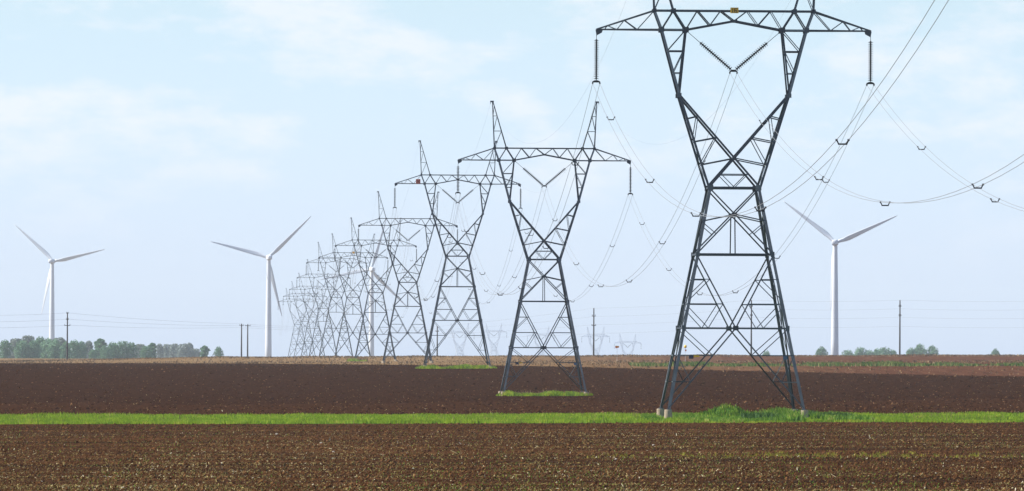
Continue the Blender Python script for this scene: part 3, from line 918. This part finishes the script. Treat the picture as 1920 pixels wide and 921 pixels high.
# ------------------------------------------------------------------ trees
rng = np.random.default_rng(7)
M['leaf'] = island("far_leaves", [(0.0, (0.1008, 0.1966, 0.1173)), (0.5, (0.1386, 0.2548, 0.1449)), (1.0, (0.1890, 0.3130, 0.1725))], 0.8, 0.2, 0.25)  # lightened and blued so the leaf colour itself carries distance haze
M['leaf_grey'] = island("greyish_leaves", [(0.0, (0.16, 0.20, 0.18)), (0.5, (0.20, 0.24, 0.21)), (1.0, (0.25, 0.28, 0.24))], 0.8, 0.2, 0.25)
def crown_mesh(h, w, base, mat, n, seed, slim=False):
    r = np.random.default_rng(seed)
    nl = 16
    f = np.linspace(0.06, 0.86, nl) + r.uniform(-0.04, 0.04, nl)
    prof = np.where(f < 0.3, 0.8 + 0.2 * f / 0.3, np.sqrt(np.clip(1.0 - ((f - 0.3) / 0.72) ** 2, 0.03, 1)))
    ang = np.arange(nl) * 2.4 + r.uniform(-0.5, 0.5, nl); rad = prof * w * 0.27 * r.uniform(0.5, 1.0, nl)
    C = np.stack([rad * np.cos(ang), rad * np.sin(ang), f * h], -1)
    C[-1, :2] *= 0.3
    R = (w * 0.24 * (0.45 + 0.55 * prof) * r.uniform(0.75, 1.15, nl))[:, None] * np.array([1.0, 1.0, 1.15])
    which = r.integers(0, nl, n)
    dv_ = r.normal(size=(n, 3)); dv_ /= np.linalg.norm(dv_, axis=1)[:, None]
    P = C[which] + dv_ * R[which] * (r.uniform(0.35, 1.05, n) ** 0.6)[:, None]
    P[:, 2] = np.maximum(P[:, 2], 0.2)
    s = r.uniform(0.22, 0.55, n)
    u = r.normal(size=(n, 3)); u /= np.linalg.norm(u, axis=1)[:, None]
    v = np.cross(u, r.normal(size=(n, 3))); v /= np.linalg.norm(v, axis=1)[:, None]
    q = np.stack([P - u * s[:, None], P + v * s[:, None] * 0.6, P + u * s[:, None], P - v * s[:, None] * 0.6], 1).reshape(-1, 3)
    f = np.arange(4 * n).reshape(-1, 4)
    return np_mesh("crown", q, f, mat)
def trunk_mesh(h, seed):
    r = random.Random(seed); mb = MB()
    mb.lathe((0, 0, -0.5), (0.2, 0.1, h * 0.8), [(0, 0.34), (h * 0.3, 0.24), (h * 0.8, 0.06)], 8)
    for k in range(5):
        z0 = h * r.uniform(0.25, 0.55); a_ = r.uniform(0, 6.28); ln = h * r.uniform(0.18, 0.3)
        A = Vector((0.08, 0.04, z0)); B = A + Vector((math.cos(a_) * ln * 0.7, math.sin(a_) * ln * 0.7, ln))
        mb.lathe(A, B, [(0, 0.12), ((B - A).length, 0.03)], 6)
    return mb.mesh("trunk", M['bark'])
kinds = []
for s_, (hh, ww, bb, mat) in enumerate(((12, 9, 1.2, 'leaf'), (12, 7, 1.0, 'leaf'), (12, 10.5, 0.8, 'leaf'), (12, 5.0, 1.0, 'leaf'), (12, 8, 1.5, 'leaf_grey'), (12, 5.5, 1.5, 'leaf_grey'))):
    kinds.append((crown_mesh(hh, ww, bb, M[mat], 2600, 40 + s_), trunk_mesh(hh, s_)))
def tree(px, py_top, dist, kind, label, group, wide=1.0, widen=1.0):
    top = at(px, py_top, dist); zg = float(gz(top.x, dist))
    h = top.z - zg
    root = empty("tree", (top.x, dist, zg), rng.uniform(0, 6.28)); tag(root, label, "tree", group)
    s = h / 12.3
    for nm, me in (("crown", kinds[kind][0]), ("trunk", kinds[kind][1])):
        o = link(nm, me, root); o.scale = (s * wide * widen, s * wide * widen, s)
ords = ["first", "second", "third", "fourth", "fifth", "sixth", "seventh", "eighth", "ninth", "tenth", "eleventh", "twelfth", "thirteenth", "fourteenth", "fifteenth", "sixteenth", "seventeenth", "eighteenth", "nineteenth", "twentieth", "twenty-first", "twenty-second", "twenty-third", "twenty-fourth"]
left_row = [(-14, 629, 3800, 1, 1.0), (10, 636, 3750, 0, 1.0), (29, 632, 3850, 4, 1.0), (42, 638, 3700, 2, 1.0), (54, 626, 3950, 4, 0.9), (63, 637, 3700, 0, 1.0), (75, 630, 3800, 0, 0.9),
            (90, 634, 3780, 2, 0.9), (103, 636, 3720, 2, 0.9), (113, 630, 3980, 4, 1.0), (123, 640, 3700, 1, 1.0), (139, 636, 3760, 0, 1.0), (153, 639, 3820, 1, 1.0), (166, 636, 3950, 5, 1.0), (174, 655, 3650, 0, 1.1),
            (187, 628, 4000, 3, 1.15), (198, 648, 3720, 2, 0.9), (212, 640, 3760, 0, 1.0), (230, 639, 3760, 2, 1.0), (246, 641, 3760, 0, 1.0), (264, 643, 3900, 4, 1.0), (274, 648, 3700, 2, 0.9), (285, 638, 3740, 3, 1.1)]
for k, (px, py, d, kd, wd) in enumerate(left_row):
    tree(px, py, d, kd, ords[k] + " tree counted from the left in the long green row at far left", "trees of the row at far left", wd, 1.3)
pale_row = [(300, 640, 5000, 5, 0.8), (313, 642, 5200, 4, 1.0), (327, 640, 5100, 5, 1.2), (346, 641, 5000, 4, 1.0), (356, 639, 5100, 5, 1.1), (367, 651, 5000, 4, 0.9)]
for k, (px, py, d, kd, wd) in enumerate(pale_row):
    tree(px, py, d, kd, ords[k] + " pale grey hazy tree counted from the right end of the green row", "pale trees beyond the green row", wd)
tree(383, 643, 3950, 3, "narrow dark green lone tree left of the smaller lone tree and the pole pair", "lone trees left of the pole pair", 1.5)
tree(410, 649, 3950, 0, "small round lone tree nearest to the pair of wooden poles", "lone trees left of the pole pair", 1.0)
rt = [(1437, 656, 4300, 0, 0.9, "tiny hazy tree seen between the legs of the nearest pylon, behind its right leg"), (1541, 649, 4300, 1, 1.1, "small hazy tree just left of the right wind turbine's tower"), (1590, 656, 4300, 2, 1.2, "low hazy bushy tree just right of the right wind turbine's tower"),
      (1613, 651, 4250, 2, 1.1, "second hazy bushy tree right of the right wind turbine's tower"), (1630, 656, 4300, 2, 1.0, "small low bushy tree at the middle of the group right of the turbine"), (1645, 652, 4300, 0, 1.1, "third bushy tree from the far right pole, on its left"), (1660, 651, 4250, 2, 1.1, "second bushy tree from the far right pole, on its left"), (1676, 656, 4300, 1, 1.2, "small tree just left of the far right wooden pole"),
      (1708, 651, 4200, 0, 1.0, "small tree just right of the far right wooden pole, beside the big clump"), (1725, 645, 4200, 2, 1.0, "largest bushy tree right of the far right wooden pole"), (1748, 648, 4200, 2, 0.9, "bushy tree at the right end of the clump right of the far right pole"), (1866, 653, 4350, 1, 0.9, "small hazy lone tree near the photo's right edge")]
for px, py, d, kd, wd, lab in rt:
    tree(px, py, d, kd, lab, "hazy trees at right", wd)

# ------------------------------------------------------------------ grass, weeds, straw and clods
def blades(name, P, h, w, mat, lean=0.35, seed=1):
    """bent tapered blades, P (n,3)"""
    r = np.random.default_rng(seed); n = len(P)
    a_ = r.uniform(0, 2 * math.pi, n); dx = np.stack([np.cos(a_), np.sin(a_), np.zeros(n)], -1)
    b_ = r.uniform(0, 2 * math.pi, n); le = np.stack([np.cos(b_), np.sin(b_), np.zeros(n)], -1) * (h * r.uniform(0.1, lean, n))[:, None]
    up = np.zeros((n, 3)); up[:, 2] = h
    w2 = (w * 0.5)[:, None]
    v0 = P - dx * w2; v1 = P + dx * w2
    m0 = P + up * 0.55 + le * 0.35 - dx * w2 * 0.8; m1 = P + up * 0.55 + le * 0.35 + dx * w2 * 0.8
    t0 = P + up + le - dx * w2 * 0.15; t1 = P + up + le + dx * w2 * 0.15
    V_ = np.stack([v0, v1, m1, m0, t1, t0], 1).reshape(-1, 3)
    i0 = np.arange(n)[:, None] * 6
    F_ = np.concatenate([i0 + np.array([[0, 1, 2, 3]]), i0 + np.array([[3, 2, 4, 5]])], 0)
    return link(name, np_mesh(name, V_, F_, mat))
def on_ground(x, d, dz=0.0):
    return np.stack([x, d, gz(x, d) + dz], -1)

M['grass'] = island("spring_grass", [(0.0, (0.0840, 0.1650, 0.0068)), (0.45, (0.1920, 0.2970, 0.0102)), (0.85, (0.2880, 0.3850, 0.0153)), (1.0, (0.3960, 0.3630, 0.0510))], 0.7, 0.25, 0.35, 0.9)
M['weeds'] = island("dark_weeds", [(0.0, (0.0336, 0.0952, 0.0072)), (0.5, (0.1020, 0.2128, 0.0126)), (0.85, (0.2040, 0.3136, 0.0225)), (1.0, (0.3600, 0.3136, 0.0810))], 0.7, 0.25, 0.3, 1.6)
M['dry'] = island("mixed_field_weeds", [(0.0, (0.035, 0.085, 0.015)), (0.5, (0.09, 0.16, 0.03)), (0.8, (0.16, 0.19, 0.05)), (1.0, (0.26, 0.19, 0.09))], 0.8, 0.2, 0.3)
M['stubble'] = island("tan_stubble", [(0.0, (0.0960, 0.0538, 0.0289)), (0.5, (0.1783, 0.1076, 0.0540)), (1.0, (0.2605, 0.1845, 0.0937))], 0.85, 0.15)
M['clod'] = island("soil_clods", [(0.0, (0.0241, 0.0100, 0.0043)), (0.5, (0.0606, 0.0259, 0.0106)), (0.85, (0.1030, 0.0467, 0.0190)), (1.0, (0.1818, 0.0897, 0.0353))], 1.0, 0.0)
M['clod_dark'] = island("far_soil_clods", [(0.0, (0.0169, 0.0065, 0.0033)), (0.6, (0.0340, 0.0131, 0.0058)), (0.93, (0.0638, 0.0262, 0.0115)), (1.0, (0.2041, 0.1112, 0.0534))], 1.0, 0.0)
M['straw'] = island("straw_bits", [(0.0, (0.10, 0.068, 0.020)), (0.55, (0.20, 0.145, 0.042)), (0.85, (0.34, 0.26, 0.09)), (0.95, (0.48, 0.40, 0.20)), (1.0, (0.72, 0.66, 0.48))], 0.8, 0.2)
M['sprout'] = island("yellow_green_sprouts", [(0.0, (0.12, 0.14, 0.012)), (0.6, (0.24, 0.24, 0.02)), (1.0, (0.36, 0.30, 0.04))], 0.75, 0.2, 0.3)

r = np.random.default_rng(11)
PIERS = [(p1.x + sx * 4.36 + sy * 4.36 * 0.0378, D1 + sy * 4.4) for sx in (-1, 1) for sy in (-1, 1)]
n = 110000
gx = r.uniform(-46, 46, n); u_ = r.random(n) ** 1.4
gd = strip_near(gx) + 5.0 * wob(gx * 3, gx * 0 + 3) + 4.0 * r.random(n) ** 3 * wob(gx * 25, gx) + u_ * (strip_far(gx) - strip_near(gx))
hv_ = (0.15 + 0.06 * wob(gx * 3.1, gd * 2.3) + 0.05 * wob(gx * 11, gd * 5.0, 1, 5.0)) * r.uniform(0.5, 1.35, n)
o = blades("grass", on_ground(gx, gd), hv_, r.uniform(0.03, 0.06, n), M['grass'], 0.5, 3)
tag(o, "bright green grass strip running across the whole field", "grass", kind="stuff")

tx = p1.x
n = 2600
hx = r.uniform(-46, 46, n); hd = strip_near(hx) + r.random(n) * 70 - 1
hd_keep = r.random(n) < np.clip(0.35 + wob(hx * 5, hd, 1, 8.0), 0.03, 1); hx, hd = hx[hd_keep], hd[hd_keep]
o = blades("dry_stems", on_ground(hx, hd), r.uniform(0.22, 0.48, len(hx)), r.uniform(0.012, 0.03, len(hx)), M['stubble'], 0.5, 8)
tag(o, "sparse dry stems standing in the green strip", "dry stems", kind="stuff")
n = 34000
wx = r.uniform(tx - 5.8, tx + 8.0, n); wd_ = r.uniform(476, 521, n)
dm = np.exp(-((wx - MOUND[0]) / 1.7) ** 2 - ((wd_ - 503) / 4.0) ** 2)
right = np.clip((wx - tx - 0.8) / 2.5, 0, 1) * np.exp(-((wx - tx - 4.0) / 3.2) ** 4)
for qx_, qd_ in PIERS:                                  # trampled round the footings
    k_ = ~((np.abs(wx - qx_) < 0.55) & (wd_ < qd_ + 0.4) & (wd_ > qd_ - 34))
    wx, wd_, dm, right = wx[k_], wd_[k_], dm[k_], right[k_]
n = len(wx)
hh = (0.20 + 0.13 * dm + 0.38 * right * (0.6 + 0.4 * wob(wx * 9, wd_ * 3, 1, 1.0)) + 0.08 * wob(wx * 8, wd_ * 2, 1, 2.0)) * (0.4 + 1.1 * r.random(n) ** 1.5)
o = blades("weeds", on_ground(wx, wd_), np.maximum(hh, 0.05), r.uniform(0.04, 0.09, n), M['weeds'], 0.6, 4)
tag(o, "dark green weeds and tall grass around the nearest pylon's footings", "weeds", kind="stuff")

def patch(px0, px1, py, dist, depth, n, h, seed, lab, mat='grass'):
    rr = np.random.default_rng(seed)
    c0, c1 = at(px0, py, dist).x, at(px1, py, dist).x
    xc, hw = (c0 + c1) / 2, (c1 - c0) / 2
    t = rr.uniform(-1, 1, n); y = rr.uniform(-1, 1, n)
    keep = (np.abs(t) ** 4 + y ** 2) < 1
    xx = xc + t[keep] * hw; dd = dist + y[keep] * depth
    hh_ = h * (0.85 + 0.5 * wob(xx * 9, dd * 0.5, 1, seed)) * (0.35 + 1.3 * rr.random(keep.sum()) ** 1.6) * np.clip(1.25 - np.abs(t[keep]) ** 5, 0.3, 1)
    o = blades("grass", on_ground(xx, dd), hh_, rr.uniform(0.06, 0.13, keep.sum()), M[mat], 0.5, seed + 1)
    tag(o, lab, "grass", kind="stuff")
    m_ = 400; sx0 = xc + rr.uniform(-1, 1, m_) * hw * 0.95; sd0 = dist + rr.uniform(-1, 1, m_) * depth * 0.6
    o = blades('dry_stems', on_ground(sx0, sd0), h * rr.uniform(0.7, 1.9, m_), rr.uniform(0.03, 0.07, m_), M['stubble'], 0.5, seed + 5)
    tag(o, 'dry pale stems in the ' + lab.split(' of ')[-1] if ' of ' in lab else 'dry pale stems in the ' + lab, 'dry stems', kind='stuff')
patch(930, 1112, 740, 806, 7, 9000, 0.36, 21, "small patch of pale green grass under the second nearest pylon")
patch(778, 932, 690, 1106, 9, 7000, 0.38, 22, "small patch of green grass under the third nearest pylon")
patch(650, 690, 678, 1704, 12, 1500, 0.6, 23, "little green grass patch at the fifth pylon's left leg")

n = 16000
ww = np.concatenate([r.uniform(18, 100, n)])
pd_ = np.array([hit(px_, 686 if px_ < 1500 else 685.5).y for px_ in range(1130, 1930, 40)]); pxx = np.array([hit(px_, 686).x for px_ in range(1130, 1930, 40)])
oo = np.argsort(pxx); wdist = np.interp(ww, pxx[oo], pd_[oo]) + r.normal(0, 13, n)
dens = 0.5 + 0.5 * wob(ww * 5, wdist * 0.05, 1, 1.7)
keep = r.random(n) < np.clip(dens * 1.2, 0.08, 1) * np.clip((105 - ww) / 50, 0.25, 1)
ww, wdist, dens = ww[keep], wdist[keep], dens[keep]
o = blades("weeds", on_ground(ww, wdist), (0.22 + 0.42 * dens) * r.uniform(0.5, 1.2, len(ww)), r.uniform(0.10, 0.22, len(ww)), M['dry'], 0.5, 31)
tag(o, "ragged line of low green weeds along the far field edge at right", "weeds", kind="stuff")

n = 26000
sx_ = r.uniform(-150, 150, n); sd_ = np.where(r.random(n) < 0.55, r.uniform(1830, 1990, n), field_end(sx_) + r.uniform(-20, 600, n))
o = blades("stubble", on_ground(sx_, sd_), (0.20 + 0.13 * wob(sx_ * 2, sd_ * 0.1)) * r.uniform(0.5, 1.4, n), r.uniform(0.12, 0.28, n), M['stubble'], 0.5, 33)
tag(o, "tan crop stubble covering the far field edge", "stubble", kind="stuff")

OCT_V = np.array([(1, 0, 0), (0, 1, 0), (-1, 0, 0), (0, -1, 0), (0, 0, 1), (0, 0, -0.6)], float)
OCT_F = np.array([(0, 1, 4), (1, 2, 4), (2, 3, 4), (3, 0, 4), (1, 0, 5), (2, 1, 5), (3, 2, 5), (0, 3, 5)])
def lumps(name, P, size, mat, seed):
    rr = np.random.default_rng(seed); n = len(P)
    a_ = rr.uniform(0, 2 * math.pi, n); c, s = np.cos(a_), np.sin(a_)
    V_ = OCT_V[None] * rr.uniform(0.5, 1.35, (n, 6, 1)) * size[:, None, None]
    V_[:, :, 2] *= 0.8
    x = V_[:, :, 0] * c[:, None] - V_[:, :, 1] * s[:, None]; y = V_[:, :, 0] * s[:, None] + V_[:, :, 1] * c[:, None]
    V_ = np.stack([x, y, V_[:, :, 2]], -1) + P[:, None, :]
    F_ = (np.arange(n)[:, None, None] * 6 + OCT_F[None]).reshape(-1, 3)
    return link(name, np_mesh(name, V_.reshape(-1, 3), F_, mat))
n = 100000
cd_ = 222 + (476 - 222) * r.random(n) ** 1.25; cx_ = r.uniform(-1, 1, n) * (cd_ * 0.0715 + 1.5)
size = np.exp(r.normal(math.log(0.031), 0.45, n)) * (1 + (cd_ - 222) / 700)
o = lumps("soil_clods", on_ground(cx_, cd_, 0.004), np.minimum(size, 0.10), M['clod'], 51)
tag(o, "loose brown soil clods on the near field", "soil clods", kind="stuff")
n = 60000
cx_ = r.uniform(-95, 95, n); cd_ = 556 + (field_end(cx_) - 556) * r.random(n)
keep = np.abs(cx_) < cd_ * 0.07 + 2
cx_, cd_ = cx_[keep], cd_[keep]
o = lumps("soil_clods", on_ground(cx_, cd_, 0.004), np.exp(r.normal(math.log(0.062), 0.45, len(cx_))), M['clod_dark'], 52)
tag(o, "dark soil clods on the tilled field beyond the green strip", "soil clods", kind="stuff")

def bits(name, P, ln, wd, tilt, mat, seed):
    """short flattened stalk pieces, triangular in section"""
    rr = np.random.default_rng(seed); n = len(P)
    a_ = rr.uniform(0, 2 * math.pi, n); t = tilt
    d_ = np.stack([np.cos(a_) * np.cos(t), np.sin(a_) * np.cos(t), np.sin(t)], -1) * (ln * 0.5)[:, None]
    s_ = np.stack([-np.sin(a_), np.cos(a_), np.zeros(n)], -1) * (wd * 0.5)[:, None]
    k_ = np.zeros((n, 3)); k_[:, 2] = wd * 0.45
    C = P.copy(); C[:, 2] += np.abs(np.sin(t)) * ln * 0.5 + wd * 0.2
    V_ = np.stack([C - d_ - s_, C - d_ + s_, C - d_ + k_, C + d_ - s_ * 0.8, C + d_ + s_ * 0.8, C + d_ + k_], 1).reshape(-1, 3)
    i0 = np.arange(n)[:, None] * 6
    F_ = np.concatenate([i0 + np.array([q]) for q in ((0, 1, 4, 3), (1, 2, 5, 4), (2, 0, 3, 5))], 0)
    return link(name, np_mesh(name, V_, F_, mat))
n = 60000
bd = 222 + (430 - 222) * r.random(n) ** 1.55; bx = r.uniform(-1, 1, n) * (bd * 0.0715 + 1.5)
keep = r.random(n) < np.clip(0.62 + 0.45 * wob(bx * 3, bd * 1.2, 1, 0.5) + 0.5 * wob(bx * 0.5, bd * 14.0, 1, 4.5), 0.08, 1)
bx, bd = bx[keep], bd[keep]; n = len(bx)
o = bits("straw", on_ground(bx, bd, 0.012), np.exp(r.normal(math.log(0.046), 0.5, n)), np.exp(r.normal(math.log(0.024), 0.4, n)), np.abs(r.normal(0, 0.6, n)), M['straw'], 61)
tag(o, "scattered pale straw and stalk bits on the near soil", "straw", kind="stuff")
n = 1500
fx = r.uniform(-1, 1, n); fd = 560 + 600 * r.random(n) ** 1.3; fx = fx * (fd * 0.07 + 2)
keep = fd < field_end(fx); fx, fd = fx[keep], fd[keep]; n = len(fx)
o = bits("straw", on_ground(fx, fd, 0.02), np.exp(r.normal(math.log(0.08), 0.35, n)), np.exp(r.normal(math.log(0.04), 0.35, n)), np.abs(r.normal(0, 0.5, n)), M['straw'], 62)
tag(o, "sparse pale straw bits on the dark tilled field", "straw", kind="stuff")
# seedlings in the near field
row_d = hit(1500, 856).y
qx, qd = [], []
for k in range(75):                                        # tufts of seedlings along one drill row
    cx0 = 2.0 + 23 * r.random() ** 0.75; cd0 = row_d + r.normal(0, 4.5) + 0.25 * (12 - cx0); m_ = int(r.integers(4, 42) * min(1.0, 0.35 + cx0 / 20))
    qx.append(cx0 + r.normal(0, r.uniform(0.04, 0.20), m_)); qd.append(cd0 + r.normal(0, 1.2, m_))
qx, qd = np.concatenate(qx), np.concatenate(qd)
n2 = 20000
ed = 222 + 240 * r.random(n2) ** 1.6; ex_ = r.uniform(-1, 1, n2) * (ed * 0.0715 + 1)
k2 = r.random(n2) < np.clip(0.4 + 0.8 * wob(ex_ * 4, ed * 0.9, 1, 2.9), 0.05, 1)
ex_, ed = ex_[k2], ed[k2]
o = blades("sprouts", on_ground(qx, qd), r.uniform(0.04, 0.15, len(qx)), r.uniform(0.015, 0.035, len(qx)), M['sprout'], 0.8, 71)
tag(o, "line of yellow-green sprouts across the near soil at right", "sprouts", kind="stuff")
o = blades("sprouts", on_ground(ex_, ed), r.uniform(0.03, 0.085, len(ex_)), r.uniform(0.012, 0.03, len(ex_)), M['weeds'], 0.8, 72)
tag(o, "sparse small green sprouts scattered on the near soil", "sprouts", kind="stuff")

# darker leafy clumps by the right hand footings
bx_, by_, bh_ = [], [], []
for k in range(26):
    cx0 = p1.x + r.uniform(0.8, 6.6); cd0 = r.uniform(487, 500); m_ = 160
    if 3.4 < cx0 - p1.x < 5.2: cd0 = r.uniform(505, 513)
    bx_.append(cx0 + r.normal(0, 0.22, m_)); by_.append(cd0 + r.normal(0, 0.8, m_)); bh_.append(r.uniform(0.18, 0.55) * r.uniform(0.4, 1.1, m_))
M['clump'] = island("dark_leafy_clumps", [(0.0, (0.018, 0.055, 0.008)), (0.6, (0.04, 0.11, 0.012)), (1.0, (0.09, 0.17, 0.02))], 0.7, 0.25, 0.2)
o = blades("weeds", on_ground(np.concatenate(bx_), np.concatenate(by_)), np.concatenate(bh_), r.uniform(0.06, 0.13, 26 * 160), M['clump'], 0.9, 81)
tag(o, "dark leafy weed clumps by the right footing of the nearest pylon", "weeds", kind="stuff")

# pale stones lying on the soil
def stone(px, py, size, label):
    p = hit(px, py)
    rr = random.Random(int(px)); mb = MB()
    rings = []
    for zf, rf in ((-0.35, 0.75), (0.05, 1.0), (0.4, 0.85), (0.62, 0.45)):
        rings.append([(size * rf * math.cos(2 * math.pi * k / 9) * rr.uniform(0.85, 1.12), size * 0.8 * rf * math.sin(2 * math.pi * k / 9) * rr.uniform(0.85, 1.12), size * zf) for k in range(9)])
    mb.quadstrip(rings)
    o = mb.build("stone", M['stone'], None); o.location = (p.x, p.y, float(gz(p.x, p.y)) + size * 0.1); o.rotation_euler = (0, 0, rr.uniform(0, 3))
    tag(o, label, "stone", "pale stones on the near soil")
stone(519, 815, 0.085, "largest pale stone on the near soil, left of the middle just below the green strip")
stone(602, 832, 0.07, "pale stone lying a little right of and below the largest stone")
stone(625, 848, 0.055, "small pale stone below the two stones near the middle left")
stone(1225, 836, 0.075, "pale stone on the near soil below the nearest pylon's left footing")
stone(1155, 862, 0.06, "flat pale stone on the near soil left of the line of sprouts")
stone(1398, 786, 0.13, "pale stone at the front edge of the weeds under the nearest pylon")
